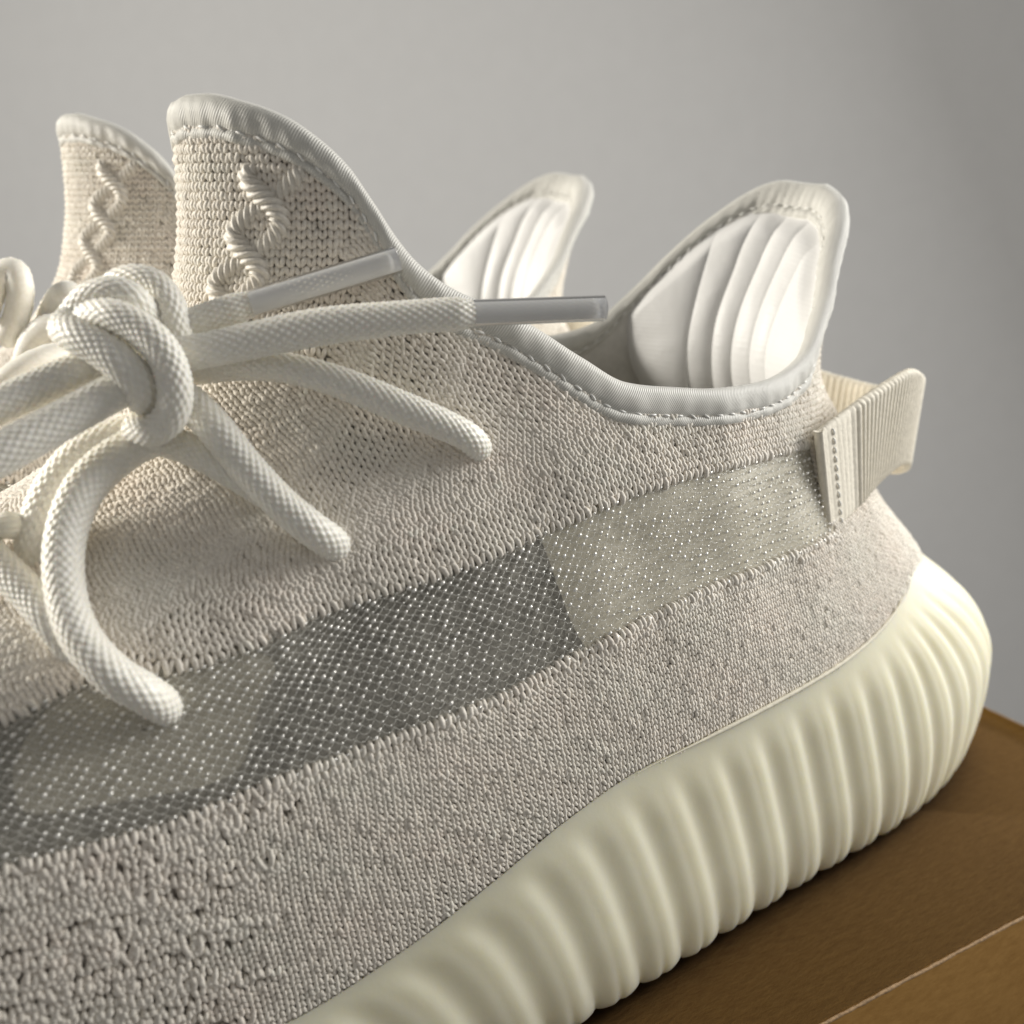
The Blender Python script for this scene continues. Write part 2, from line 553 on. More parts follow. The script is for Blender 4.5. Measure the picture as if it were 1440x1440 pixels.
def rows(aa, zstart, zend, pw, ph, r, keep, stagger=0.5, first=0, size=1.0, jit=0.025, maxrows=200):
    """march courses up from zstart(aa); keep(al,z,P) selects"""
    tl = [vleg(-1, pw, ph, r), vleg(1, pw, ph, r)]
    z = zstart + 0.5 * ph
    k = 0
    while k < maxrows:
        if np.all(z > zend):
            break
        P, n, tz = frame(aa, z)
        L = np.concatenate([[0], np.cumsum(np.linalg.norm(np.diff(P, axis=0), axis=1))])
        x = np.arange(pw * (0.5 + stagger * (k % 2)), L[-1], pw)
        x = x + rng.normal(0, jit * pw, len(x))
        al = np.interp(x, L, aa); zz = np.interp(x, L, z); ze = np.interp(x, L, zend)
        zz = zz + rng.normal(0, jit * ph * 1.3, len(x))
        P2, n2, _ = frame(al, zz)
        d = 0.01
        e1 = S(np.interp(x + d, L, aa), np.interp(x + d, L, z)) - S(np.interp(x - d, L, aa), np.interp(x - d, L, z))
        e1 /= np.linalg.norm(e1, axis=1)[:, None] + 1e-9
        e2 = np.cross(n2, e1); e2 *= np.sign(e2[:, 2])[:, None]
        rot = rng.normal(0, 0.06, len(x))[:, None]
        e1, e2 = e1 * np.cos(rot) + e2 * np.sin(rot), e2 * np.cos(rot) - e1 * np.sin(rot)
        kp = (zz < ze) & keep(al, zz, P2)
        K = int(kp.sum())
        if K:
            sc = size * (1 + rng.normal(0, 0.06, K))
            place(tl, P2[kp] + n2[kp] * rng.normal(0, 0.006, (K, 1)), e1[kp], e2[kp], n2[kp], sc, tints(K, P2[kp]))
        g = np.linalg.norm(tz, axis=-1) / 2e-3
        z = z + ph / g
        k += 1


inview = lambda al, z, P: (P[:, 0] > -23.6)
# rough inlay low down towards the toe
rough_zone = lambda al, z: (al > 1.985 + 0.035 * np.sin(z * 9)) & (z < zl(np.abs(wrap(al))) - 0.25)
aL = np.linspace(-0.45, 2.62, 1500)
# lower band
rows(aL, absw(ztop)(aL) - 0.12, np.where(aL < W0, absw(zu)(aL), absw(zl)(aL) - 0.12), 0.134, 0.098, 0.0325,
     lambda al, z, P: inview(al, z, P) & ~rough_zone(al, z))
# upper panel, tongue and heel
aU = np.linspace(-0.45, PI + 1.0, 2200)
tongue_zone = lambda al, z: (al > 2.42 + 0.03 * np.sin(z * 5)) & (z > 10.3)
rows(aU, absw(zu)(aU) + 0.075, zcol(aU) - 0.12, 0.146, 0.106, 0.0355, lambda al, z, P: inview(al, z, P) & ~tongue_zone(al, z), stagger=0.0)
aT = np.linspace(2.38, PI + 1.0, 700)
rows(aT, 0 * aT + 10.25, zcol(aT) - 0.12, 0.135, 0.118, 0.036, lambda al, z, P: tongue_zone(al, z), stagger=0.0)
# rough inlay: long loose floats between small knots
aR = np.linspace(1.95, 2.62, 400)
rows(aR, absw(ztop)(aR) - 0.1, absw(zl)(aR) - 0.2, 0.15, 0.112, 0.042, lambda al, z, P: rough_zone(al, z) & inview(al, z, P), jit=0.13)
rows(aR, absw(ztop)(aR) - 0.1, absw(zl)(aR) - 0.2, 0.29, 0.27, 0.042, lambda al, z, P: rough_zone(al, z) & (rng.random(len(al)) < 0.6) & inview(al, z, P), jit=0.14)


# chunky loops that edge the window
def border(aa, zz, pw, cls, rads, lift):
    P, n, _ = frame(aa, zz)
    L = np.concatenate([[0], np.cumsum(np.linalg.norm(np.diff(P, axis=0), axis=1))])
    x = np.arange(pw / 2, L[-1], pw); x += rng.normal(0, 0.05 * pw, len(x))
    al = np.interp(x, L, aa); z = np.interp(x, L, zz)
    P2, n2, _ = frame(al, z)
    e1 = S(np.interp(x + .01, L, aa), np.interp(x + .01, L, zz)) - S(np.interp(x - .01, L, aa), np.interp(x - .01, L, zz))
    e1 /= np.linalg.norm(e1, axis=1)[:, None]
    e2 = np.cross(n2, e1); e2 *= np.sign(e2[:, 2])[:, None]
    kp = inview(al, z, P2); K = int(kp.sum())
    rot = rng.normal(0, .14, len(x))[:, None]; e1, e2 = e1 * np.cos(rot) + e2 * np.sin(rot), e2 * np.cos(rot) - e1 * np.sin(rot)
    place(cls, P2[kp] + n2[kp] * (lift + rng.normal(0, .008, (K, 1))), e1[kp], e2[kp], n2[kp], 1 + rng.normal(0, .1, K), tints(K, P2[kp]))


aw = np.linspace(W0 - 0.02, 2.62, 900)
# upper edge: a course of hanging loops; lower edge: two courses of fat stitches
def flip(t):
    v_, f_ = t
    return v_ * np.array([1, -1, 1.0]), f_[:, ::-1]


border(aw, absw(zu)(aw) + .02, 0.165, [flip(vleg(-1, .18, .17, .040)), flip(vleg(1, .15, .15, .034))], None, -0.004)
border(aw, absw(zl)(aw) + .0, 0.165, [vleg(-1, .165, .13, .043), vleg(1, .165, .13, .043)], None, -0.004)
border(aw, absw(zl)(aw) - 0.115, 0.16, [vleg(-1, .16, .12, .040), vleg(1, .16, .12, .040)], None, -0.006)
ks = new_obj('knit_stitches', np.vstack(stitch_v), np.vstack(stitch_f), M['yarn'], upper, col=np.vstack(stitch_c))
ks['kind'] = 'stuff'

# ------------------------------------------------------------------ clear side window
v, f, u = sheet('', W0, W1, absw(zl), absw(zu), 300, 14, -0.01, None, None)
film = new_obj('side_window', v, f, M['film'], root, u)
film['label'] = 'clear mesh side window'
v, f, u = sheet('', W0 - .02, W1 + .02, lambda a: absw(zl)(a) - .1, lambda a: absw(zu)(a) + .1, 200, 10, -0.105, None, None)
new_obj('window_shade_sheet', v, f, M['dark'], film, u)  # added dark sheet: paints the shaded interior seen through the film
# cream patches behind the film
al_b = lambda z: np.interp(z, [6.1, 6.6, 7.1, 7.6, 8.1], [1.645, 1.676, 1.712, 1.757, 1.81])
ii, jj = np.meshgrid(np.linspace(0, 1, 60), np.linspace(0, 1, 14), indexing='ij')
zlo_, zhi_ = 6.2, 8.4
Zp = 5.9 + 2.75 * jj
Ap = (W0 - .02) + (al_b(Zp) - W0 + .02) * ii
Zp = np.clip(Zp, absw(zl)(Ap) - .08, absw(zu)(Ap) + .08)
new_obj('window_patch', So(Ap, Zp, -0.05).reshape(-1, 3), grid_faces(60, 14), M['patch'], film)
th = np.linspace(0, 2 * PI, 48, endpoint=False); rr = np.linspace(0.02, 1, 12)
T_, R_ = np.meshgrid(th, rr, indexing='ij')
sq = np.abs(np.cos(T_))**(2 / 3.2) * np.sign(np.cos(T_)), np.abs(np.sin(T_))**(2 / 3.2) * np.sign(np.sin(T_))
wb_ = 1 + .05 * np.sin(3 * T_ + 1) + .04 * np.sin(5 * T_)
Ap = 2.185 + 0.13 * R_ * sq[0] * wb_ + 0.05 * R_ * sq[1]; Zp = 6.58 + 0.72 * R_ * sq[1] * wb_
new_obj('window_patch', So(Ap, Zp, -0.075).reshape(-1, 3), grid_faces(48, 12, closed_u=True), M['patch2'], film)

v, f, u = sheet('', 2.03, W1 + .02, lambda a: absw(zl)(a) - .1, lambda a: absw(zu)(a) + .1, 90, 10, -0.09, None, None)
new_obj('window_patch', v, f, M['patch3'], film, u)
# net of clear monofilament: arcs and a bead in every cell
nv_, nf_ = {0: [], 1: []}, {0: [], 1: []}
k0 = {0: 0, 1: 0}
pw, ph = 0.168, 0.112


def U_arc():
    t = np.linspace(-1, 1, 6)
    cl = np.stack([t * pw * .5, -0.5 * ph * (1 - t**2) + .5 * ph * 0.9, 0.012 * (1 - t**2)], -1)
    return leg_template(cl, np.full(6, 0.006))


bead = leg_template([(-.022, .01, 0.0), (-.008, .0, .016), (.010, -.006, .016), (.022, -.016, 0.0)], [.010, .020, .019, .009])
arc = U_arc()
aa = np.linspace(W0, W1, 1200); z = absw(zl)(aa) + 0.03; row = 0
while np.any(z < absw(zu)(aa)):
    P, n, tz = frame(aa, z)
    L = np.concatenate([[0], np.cumsum(np.linalg.norm(np.diff(P, axis=0), axis=1))])
    x = np.arange(pw * (.5 + .5 * (row % 2)), L[-1], pw); x += rng.normal(0, .05 * pw, len(x))
    al = np.interp(x, L, aa); zz = np.interp(x, L, z) + rng.normal(0, .006, len(x))
    P2, n2, _ = frame(al, zz)
    e1 = S(al + .002, np.interp(x + .02, L, z)) - S(al - .002, np.interp(x - .02, L, z)); e1 /= np.linalg.norm(e1, axis=1)[:, None]
    e2 = np.cross(n2, e1); e2 *= np.sign(e2[:, 2])[:, None]
    kp = (zz < absw(zu)(al) - .02) & (P2[:, 0] > -23.6)
    for gi, (tv, tf) in enumerate((arc, bead)):
        q = rng.uniform(.3, 1.35, int(kp.sum()))[:, None] if tv is bead[0] else np.ones((int(kp.sum()), 1))
        Vv = (P2[kp][:, None] + (tv[None, :, 0] * q)[..., None] * e1[kp][:, None] + (tv[None, :, 1] * q)[..., None] * e2[kp][:, None]
              + (tv[None, :, 2] * q + .012)[..., None] * n2[kp][:, None])
        nv_[gi].append(Vv.reshape(-1, 3)); nf_[gi].append((tf[None] + (np.arange(len(Vv)) * len(tv))[:, None, None] + k0[gi]).reshape(-1, 3)); k0[gi] += len(Vv) * len(tv)
    z = z + ph / (np.linalg.norm(tz, axis=-1) / 2e-3); row += 1
net = new_obj('window_net', np.vstack(nv_[0]), np.vstack(nf_[0]), M['fil'], film)
net['kind'] = 'stuff'
net = new_obj('net_knots', np.vstack(nv_[1]), np.vstack(nf_[1]), M['glint'], film)
net['kind'] = 'stuff'

# ------------------------------------------------------------------ collar binding, its seam, the lining and the heel pad
al = np.concatenate([np.linspace(-PI, -1.2, 300), np.linspace(-1.2, 1.2, 420)[1:], np.linspace(1.2, PI, 300)[1:-1]])
zc_ = zcol(al)
# profile: (drop below edge, outward offset) from outer hem over the roll to the inner hem
prof = [(.46, .005), (.45, .055), (.39, .07), (.335, .06), (.315, .03), (.295, .06), (.23, .09), (.12, .10), (.02, .085), (-.06, .04), (-.095, -.03), (-.07, -.11), (.0, -.16), (.15, -.19), (.30, -.18), (.335, -.15), (.37, -.18), (.46, -.17), (.48, -.10)]
wob = 0.010 * np.sin(al * 23) + 0.008 * np.sin(al * 41 + 1) + 0.006 * np.sin(al * 97 + 2)
fat = 1 + .65 * np.exp(-(wrap(al) / .6)**2)
Pg = np.stack([So(al, zc_ - d * (1 + (fat - 1) * .6), o * fat + wob * (d > 0.05)) for d, o in prof], 1)
# the roll rises straight up out of the edge
Lb = np.concatenate([[0], np.cumsum(np.linalg.norm(np.diff(Pg[:, 9], axis=0), axis=1))])
vb = np.concatenate([[0], np.cumsum(np.hypot(*np.diff(np.array(prof), axis=0).T))])
uvb = np.stack(np.broadcast_arrays(Lb[:, None], vb[None]), -1)
bind = new_obj('collar_binding', Pg.reshape(-1, 3), grid_faces(len(al), len(prof), closed_u=True), M['binding'], root, uvb.reshape(-1, 2))
# running stitch
Ps, ns_, _ = frame(al, zc_ - .315)
Ls = np.concatenate([[0], np.cumsum(np.linalg.norm(np.diff(Ps, axis=0), axis=1))])
sv, sfc = [], []
st_t = leg_template([(-.07, .012, -.02), (-.045, .010, .014), (0, 0, .02), (.045, -.010, .014), (.07, -.012, -.02)], [.010, .016, .018, .016, .010])
for off_, zo in ((0.045, .315), (-0.165, .335)):
    x = np.arange(.1, Ls[-1] - .1, .27)
    a_ = np.interp(x, Ls, al)
    fa_ = 1 + .65 * np.exp(-(wrap(a_) / .6)**2); zo = zo * (1 + (fa_ - 1) * .6)
    P2, n2, _ = frame(a_, zcol(a_) - zo)
    e1 = S(a_ + .004, zcol(a_ + .004) - zo) - S(a_ - .004, zcol(a_ - .004) - zo); e1 /= np.linalg.norm(e1, axis=1)[:, None]
    e2 = np.cross(n2, e1)
    jr = rng.normal(0, .18, (len(x), 1)); e1 = e1 + e2 * jr
    sgn = 1 if off_ > 0 else -1
    Vv = P2[:, None] + st_t[0][None, :, 0, None] * e1[:, None] + st_t[0][None, :, 1, None] * e2[:, None] + (st_t[0][None, :, 2] * sgn + off_ * fa_[:, None])[..., None] * n2[:, None]
    base = sum(len(q) for q in sv)
    sv.append(Vv.reshape(-1, 3)); sfc.append((st_t[1][None] + (np.arange(len(x)) * len(st_t[0]))[:, None, None]).reshape(-1, 3) + base)
so = new_obj('seam_stitching', np.vstack(sv), np.vstack(sfc), M['thread'], bind)
so['kind'] = 'stuff'

v, f, u = sheet('', -PI, PI, lambda a: absw(ztop)(a) * 0 + 3.2, lambda a: zcol(a) - .40, 400, 36, -0.15, None, None)
lin = new_obj('inner_lining', v, f, M['lining'], root, u)
lin['label'] = 'smooth pale inner lining'

# quilted heel pad: upright channels side by side
edges_top = [-0.88, -0.60, -0.39, -0.18, 0.03, 0.26, 0.84]
edges_bot = [-0.72, -0.47, -0.30, -0.13, 0.04, 0.25, 0.95]
for i in range(6):
    q = np.linspace(0, 1, 22); w = np.linspace(0, 1, 46)
    Q, Wz = np.meshgrid(q, w, indexing='ij')
    a0 = edges_bot[i] + (edges_top[i] - edges_bot[i]) * Wz; a1 = edges_bot[i+1] + (edges_top[i+1] - edges_bot[i+1]) * Wz
    A = a0 + (a1 - a0) * Q
    ztp = zcol(A) - 0.36 - .2 * np.exp(-(A / .6)**2)
    Z = 6.9 + (ztp - 6.9) * Wz
    thick = 0.34 + 0.62 * np.sin(np.clip((1 - Wz) * 1.15, 0, 1) * PI / 2) * smooth(Wz, -.2, .25)
    big = 0.10 if i in (0, 5) else 0.075
    bulge = big * np.sin(PI * np.clip(Q, 0, 1))**.75 + .012 * np.sin(9 * Wz + 2.1 * i) * np.sin(PI * Q)
    edge = np.sin(Q * PI / 2)**.6 if i == 0 else (smooth(1 - Q, 0, .8) if i == 5 else 1.0 + 0 * Q)
    fade = smooth(1 - Wz, 0, .10)
    off = -(0.145 + (thick - 0.145) * edge * (0.35 + .65 * fade) + bulge * fade)
    P = So(A, Z, off)
    Lu = np.linalg.norm(P[:, 20] - P[0, 20], axis=1)
    uvp = np.stack([np.broadcast_to(Lu[:, None], A.shape), Z], -1)
    new_obj('pad_channel', P.reshape(-1, 3), grid_faces(22, 46), M['satin'], lin, uvp.reshape(-1, 2))

# ------------------------------------------------------------------ pull tab: one strip of ribbed webbing looped behind the heel
Ca = lambda a, z, o: So(np.array([a]), np.array([z]), o)[0]


def to_local(x, y, z):
    q = np.array([x - XH, y - YC])
    return np.array([q[0] * math.cos(PHI) + q[1] * math.sin(PHI), -q[0] * math.sin(PHI) + q[1] * math.cos(PHI), z])


cen = [Ca(1.035, 7.72, .10), to_local(13.9, 12.28, 7.95), to_local(15.2, 12.78, 8.2), to_local(16.5, 13.30, 8.3), to_local(17.45, 13.85, 8.0), to_local(18.02, 14.45, 7.65), to_local(18.2, 15.3, 7.5),
       to_local(18.0, 16.6, 7.6), to_local(17.2, 17.8, 7.9), Ca(-.86, 7.8, .15), Ca(-1.03, 7.75, .1)]
Pc, Lc = resample(cen, 0.018)
T, _, _ = frames(Pc)
wv = np.array([[-.012, 0.0, .97]]) * np.ones((len(Pc), 1))
tilt = smooth(Lc, 0, .5)
wv = wv + T * (-0.02)[..., None] if False else wv
mid_ = np.exp(-((Lc - Lc[-1] * .46) / (Lc[-1] * .16))**2)
wv[:, 0] += -0.30 * (1 - smooth(Lc, 0.2, 3.0)) + 0.05 + 0.06 * mid_
wv *= (1 - .03 * mid_)[:, None]
wn = np.cross(T, wv); wn /= np.linalg.norm(wn, axis=1)[:, None]
rib = 0.075 * np.abs(np.sin(PI * Lc / 0.16))**0.5
plain = smooth(Lc, .9, 1.3) * (1 - smooth(Lc, Lc[-1] - 1.1, Lc[-1] - .55))
rib *= 0.12 + 0.88 * plain
hw = 0.965
ring = []
pr = [(-hw, -.05), (-hw, .03), (-hw + .05, .055)] + [(x, .06) for x in np.linspace(-hw + .12, hw - .12, 9)] + [(hw - .05, .055), (hw, .03), (hw, -.05), (hw - .1, -.065)] + [(x, -.065) for x in np.linspace(hw - .3, -hw + .3, 5)] + [(-hw + .1, -.065)]
side = 1.0
for (x, hh) in pr:
    amp = np.where(hh > 0.04, rib, 0) - np.where(hh < -.06, rib, 0)
    fray = rng.normal(0, .006, len(Lc)) * (abs(x) > hw - .01)
    ring.append(Pc + wv * (x + fray)[:, None] / .97 * 1.0 + wn * side * (hh + amp)[:, None])
Rg = np.stack(ring, 1)
fc = grid_faces(len(Pc), len(pr), closed_v=True)
capA = [list(range(len(pr)))[::-1]]; capB = [[(len(Pc) - 1) * len(pr) + j for j in range(len(pr))]]
tab = new_obj('pull_tab', Rg.reshape(-1, 3), [fc, np.array(capA), np.array(capB)], M['web'], root)
tab['label'] = 'cream ribbed webbing pull tab at the heel'
# sewing line across the tab's end
iS = int(np.searchsorted(Lc, .33)); tv2, tf2 = st_t
sv2, sf2 = [], []
for x in np.arange(-hw + .1, hw - .05, .17):
    c = Pc[iS] + wv[iS] * x + wn[iS] * .07
    sv2.append(c + tv2[:, 0, None] * wv[iS] * 1.0 + tv2[:, 1, None] * T[iS] + tv2[:, 2, None] * wn[iS]); sf2.append(tf2 + len(tv2) * len(sf2))
ts_ = new_obj('tab_stitching', np.vstack(sv2), np.vstack(sf2), M['thread'], tab)
ts_['kind'] = 'stuff'
# folded end sewn to the shoe
fe = []
for x in np.linspace(-hw, hw, 60):
    c = Pc[0] + wv[0] * x / .97
    for q in np.linspace(0, 2 * PI, 10, endpoint=False):
        fe.append(c + T[0] * .075 * math.cos(q) + wn[0] * (.085 * math.sin(q) + 0.0))
new_obj('folded_end', np.array(fe), [grid_faces(60, 10, closed_v=True), np.array([list(range(10))]), np.array([[590 + j for j in range(10)]])], M['web'], tab)

# ------------------------------------------------------------------ sole
def plan(al, hb, fr, mid, w, n1, waist):
    a = np.abs(al); sg = np.where(al >= 0, 1.0, -1.0); c = np.cos(a); sn = np.abs(np.sin(a))
    e = 2 / np.where(a < PI / 2, n1, 2.0)
    ch = np.sign(c) * np.abs(c)**e; sn = sn**e
    s = mid + np.where(c > 0, (hb - mid) * ch, (mid - fr) * ch)
    far = np.where(sg < 0, 0.86, 1.0)
    return s, -sg * w * sn * far * (1 - waist * np.exp(-((s + 9) / 3.5)**2))


ob = pch([0, .06, .15, .28, .42, .6, .8, 1.0], [0, .42, .70, .92, 1.0, .82, .46, 0.0])
na, nv = 1500, 64
al = np.linspace(-PI, PI, 40001)
q0, q1 = plan(al, 0.0, -30.2, -14.0, 4.62, 2.7, .05)
Lq = np.concatenate([[0], np.cumsum(np.hypot(np.diff(q0), np.diff(q1)))])
al = np.interp(np.linspace(0, Lq[-1], na, endpoint=False), Lq, al)     # even spacing round the outline
v = np.concatenate([np.linspace(0, .12, 12)[:-1], np.linspace(.12, 1, nv - 11)])
A, V = np.meshgrid(al, v, indexing='ij')
ZT = ztop(np.abs(A))
St = S(A, ZT)
ms, mt_ = plan(A, 0.0, -30.2, -14.0, 4.62, 2.7, .05)
bs, bt = plan(A, -.75, -29.3, -14.0, 4.08, 2.7, .08)
o = np.where(V > .42, np.cos((V - .42) / .58 * PI / 2), np.sqrt(np.clip(1 - ((.42 - V) / .42)**2, 0, 1))); hi = V > .42
ss = np.where(hi, St[..., 0] + (ms - St[..., 0]) * o, bs + (ms - bs) * o)
tt = np.where(hi, St[..., 1] * 1.02 + (mt_ - St[..., 1] * 1.02) * o, bt + (mt_ - bt) * o)
Psole = np.stack([ss, tt, ZT * V], -1)
dm = np.hypot(np.gradient(ms[:, 0]), np.gradient(mt_[:, 0])); Lm = np.cumsum(dm); Lm -= np.interp(0, al, Lm)
near_ = np.where((al > 0.02) & (al < PI - .02))[0]
o_ = near_[np.argsort(ms[near_, 0])]
far_ = np.where((al < -0.02) & (al > -PI + .02))[0]
of_ = far_[np.argsort(ms[far_, 0])]
Ls_ = np.where(A > 0, np.interp(ss, ms[o_, 0], Lm[o_]), np.interp(ss, ms[of_, 0], Lm[of_]))
wl_ = smooth(np.abs(A), .70, 1.15)
Lr = Lm[:, None] * (1 - wl_) + Ls_ * wl_          # ribs follow the length of the shoe, not the taper of the wall
phase = (Lr + (1.5 + .3 * wl_) * (1 - V)**0.8 * np.sign(A + 1e-9) * smooth(np.abs(A), 0, .35)) / 0.94
fr_ = phase - np.floor(phase)
rise = smooth(fr_, 0.0, .30)
fall = 1 - smooth(fr_, .58, .98)
prof_r = rise * fall * (1 - .10 * smooth(fr_, .40, .46))
nub = np.clip(1 - (2 * fr_ - 1)**2, 0, 1)**.5 - .25 * np.exp(-((fr_ - .5) / .08)**2)
prof_r = prof_r + (nub - prof_r) * smooth(.30 - V, 0, .28)
ampl = (0.06 + .04 * smooth(.30 - V, 0, .28) - .012 * smooth(np.abs(A), 1.35, 1.9)) * smooth(V, 0.0, 0.06) * (1 - smooth(V, .76, .97))
ta = np.gradient(Psole, axis=0); tv_ = np.gradient(Psole, axis=1)
nn = np.cross(ta, tv_); nn /= np.linalg.norm(nn, axis=-1)[..., None] + 1e-9
cen_ = np.stack([np.full(A.shape, -12.0), 0 * A, Psole[..., 2]], -1)
nn *= np.sign(((Psole - cen_) * nn).sum(-1))[..., None]
amb = 0.06 * smooth(.2 - V, 0, .2)
Psole = Psole + nn * (ampl * prof_r - 0.03)[..., None]
Psole[..., 2] += (0.10 * (1 - prof_r) * smooth(.10 - V, 0, .10))
Psole[..., 2] = np.maximum(Psole[..., 2], 0.004)
Vs = Psole.reshape(-1, 3)
F = [grid_faces(na, nv, closed_u=True)]
cb = len(Vs)
Vs = np.vstack([Vs, [[-14, 0, 0.06]]])
i0 = np.arange(na) * nv
F.append(np.stack([np.full(na, cb), np.roll(i0, -1), i0], -1))
sole = new_obj('sole', Vs, F, M['sole'], root)
sole['label'] = 'milky cream ribbed rubber sole'
aw_ = np.linspace(.86, 1.60, 300)
Pw = So(aw_, ztop(aw_), .07) + np.array([0, 0, -.03])
T, Nn, Bn = frames(Pw)
q = np.linspace(0, 2 * PI, 8, endpoint=False)
rw = 0.03 * smooth(aw_, .86, 1.0) * (1 - smooth(aw_, 1.45, 1.6)) + .006
Vw = Pw[:, None] + rw[:, None, None] * (np.cos(q)[None, :, None] * Nn[:, None] + np.sin(q)[None, :, None] * Bn[:, None])
new_obj('welt', Vw.reshape(-1, 3), grid_faces(300, 8, closed_v=True), M['patch'], sole)


# ------------------------------------------------------------------ laces
def cord_mesh(pts, r, braid=0.025, step=0.019, nth=84, taper=0.0, flat=1.0, kb=14, pitch=.128, rad_fn=None):
    P, L = resample(pts, step)
    T, Nn, Bn = frames(P, (0.1, -0.3, 1))
    th = np.linspace(0, 2 * PI, nth, endpoint=False)
    a = L[:, None] / pitch + kb * th[None] / (2 * PI); b = L[:, None] / pitch - kb * th[None] / (2 * PI)
    h = braid * (np.abs(np.sin(PI * a) * np.sin(PI * b))**0.8 - .45)
    rad = np.full(len(L), r) if rad_fn is None else rad_fn(L / L[-1]) * r
    end = np.sqrt(np.clip(np.minimum(L, L[-1] - L) / (0.5 * r), 0, 1)**.8)
    rr_ = (rad[:, None] + h) * np.maximum(end, .12)[:, None]
    # slight irregular squash
    sq = 1 + .05 * np.sin(L * 2.3 + pts[0][0] * 9)
    Vv = P[:, None] + rr_[..., None] * ((np.cos(th)[None] * sq[:, None])[..., None] * Nn[:, None] + (np.sin(th) * flat)[None, :, None] * Bn[:, None])
    n = len(P)
    f = grid_faces(n, nth, closed_v=True)
    return Vv.reshape(-1, 3), [f, np.array([list(range(nth))[::-1]]), np.array([[(n - 1) * nth + j for j in range(nth)]])], P, L


LACE = {
    'A': (0.18, [(-18.98, -1.36, 10.79), (-18.55, -1.59, 10.96), (-17.89, -1.82, 11.17), (-17.05, -2.11, 11.42), (-16.14, -2.38, 11.67)]),
    'B': (0.226, [(-19.17, -1.68, 10.58), (-18.68, -2.05, 10.67), (-18.02, -2.32, 10.80), (-17.28, -2.58, 10.93), (-16.38, -2.91, 11.01), (-15.60, -3.17, 11.04), (-14.78, -3.40, 11.05), (-13.83, -3.72, 11.05)]),
    'C': (0.205, [(-18.69, -1.45, 10.38), (-18.12, -1.78, 10.43), (-17.61, -2.14, 10.40), (-17.10, -2.51, 10.24), (-16.43, -2.93, 9.91), (-15.82, -3.14, 9.60), (-15.51, -3.17, 9.41), (-15.23, -2.98, 9.16)]),
    'D': (0.225, [(-18.80, -1.73, 10.12), (-18.60, -2.24, 9.78), (-18.36, -2.58, 9.33), (-18.03, -2.92, 8.84), (-17.75, -3.09, 8.54), (-17.51, -3.04, 8.32), (-17.29, -2.82, 8.06)]),
    'E': (0.265, [(-18.99, -1.64, 9.67), (-19.54, -1.66, 9.48), (-20.06, -1.81, 9.15), (-20.40, -2.08, 8.66), (-20.55, -2.50, 8.12), (-20.51, -2.91, 7.69), (-20.29, -3.25, 7.34), (-20.01, -3.35, 7.07), (-19.79, -3.21, 6.80), (-19.60, -2.91, 6.54)]),
    'E2': (0.235, [(-18.86, -1.61, 9.65), (-19.43, -1.48, 9.65), (-19.98, -1.38, 9.44), (-20.38, -1.38, 9.05), (-20.62, -1.40, 8.56), (-20.71, -1.30, 7.99)]),
    'F': (0.22, [(-21.40, -1.06, 8.74), (-21.09, -1.68, 8.32), (-20.88, -2.10, 8.06), (-20.69, -2.48, 7.75), (-20.44, -2.52, 7.25)]),
    'G': (0.17, [(-21.32, -0.81, 8.53), (-21.05, -1.26, 8.67), (-20.90, -1.41, 8.72), (-20.75, -1.06, 8.56)]),
    'H': (0.21, [(-19.38, -1.27, 9.61), (-18.98, -1.70, 9.53), (-18.68, -2.09, 9.38), (-18.31, -2.40, 9.10), (-17.93, -2.56, 8.80)]),
    'I': (0.22, [(-19.46, -1.53, 10.65), (-19.85, -1.57, 10.52), (-20.35, -1.60, 10.36), (-20.83, -1.66, 10.20), (-21.37, -1.74, 10.01), (-21.89, -1.73, 9.78)]),
    'J': (0.25, [(-19.22, -1.79, 10.38), (-19.61, -1.95, 10.28), (-20.25, -2.05, 10.03), (-20.96, -2.12, 9.74), (-21.48, -2.10, 9.54), (-21.97, -1.97, 9.33)]),
    'K1': (0.185, [(-19.34, -0.77, 11.19), (-19.24, -0.96, 11.40), (-19.07, -1.17, 11.48), (-18.90, -1.36, 11.43), (-18.79, -1.54, 11.23), (-18.76, -1.64, 10.95), (-18.73, -1.67, 10.59)]),
    'K2': (0.185, [(-19.87, -0.96, 10.92), (-19.78, -1.13, 11.14), (-19.62, -1.30, 11.32), (-19.41, -1.48, 11.38), (-19.23, -1.60, 11.29), (-19.10, -1.55, 11.07), (-19.01, -1.40, 10.79)]),
    'K3': (0.195, [(-19.74, -1.26, 11.03), (-19.65, -1.54, 11.12), (-19.52, -1.81, 11.13), (-19.33, -2.05, 11.01), (-19.18, -2.25, 10.83), (-19.09, -2.37, 10.59), (-19.07, -2.43, 10.29), (-19.13, -2.37, 10.01), (-19.29, -2.15, 9.81), (-19.44, -1.73, 9.81)]),
    'K4': (0.205, [(-19.74, -1.06, 11.07), (-19.96, -1.32, 10.97), (-19.90, -1.64, 10.90), (-19.71, -1.92, 10.76), (-19.53, -2.12, 10.57), (-19.39, -2.13, 10.35), (-19.28, -1.87, 10.06)]),
    'K5': (0.22, [(-19.71, -0.95, 10.88), (-19.36, -1.21, 10.84), (-18.99, -1.52, 10.68), (-18.95, -1.77, 10.23), (-19.09, -1.71, 9.83)]),
}


def strand(key, **kw):
    r, pts = LACE[key]; r *= .95
    Vv, ff, P, L = cord_mesh(pts, r, **kw)
    return new_obj('lace_strand', Vv, ff, M['cord'], root), P, L


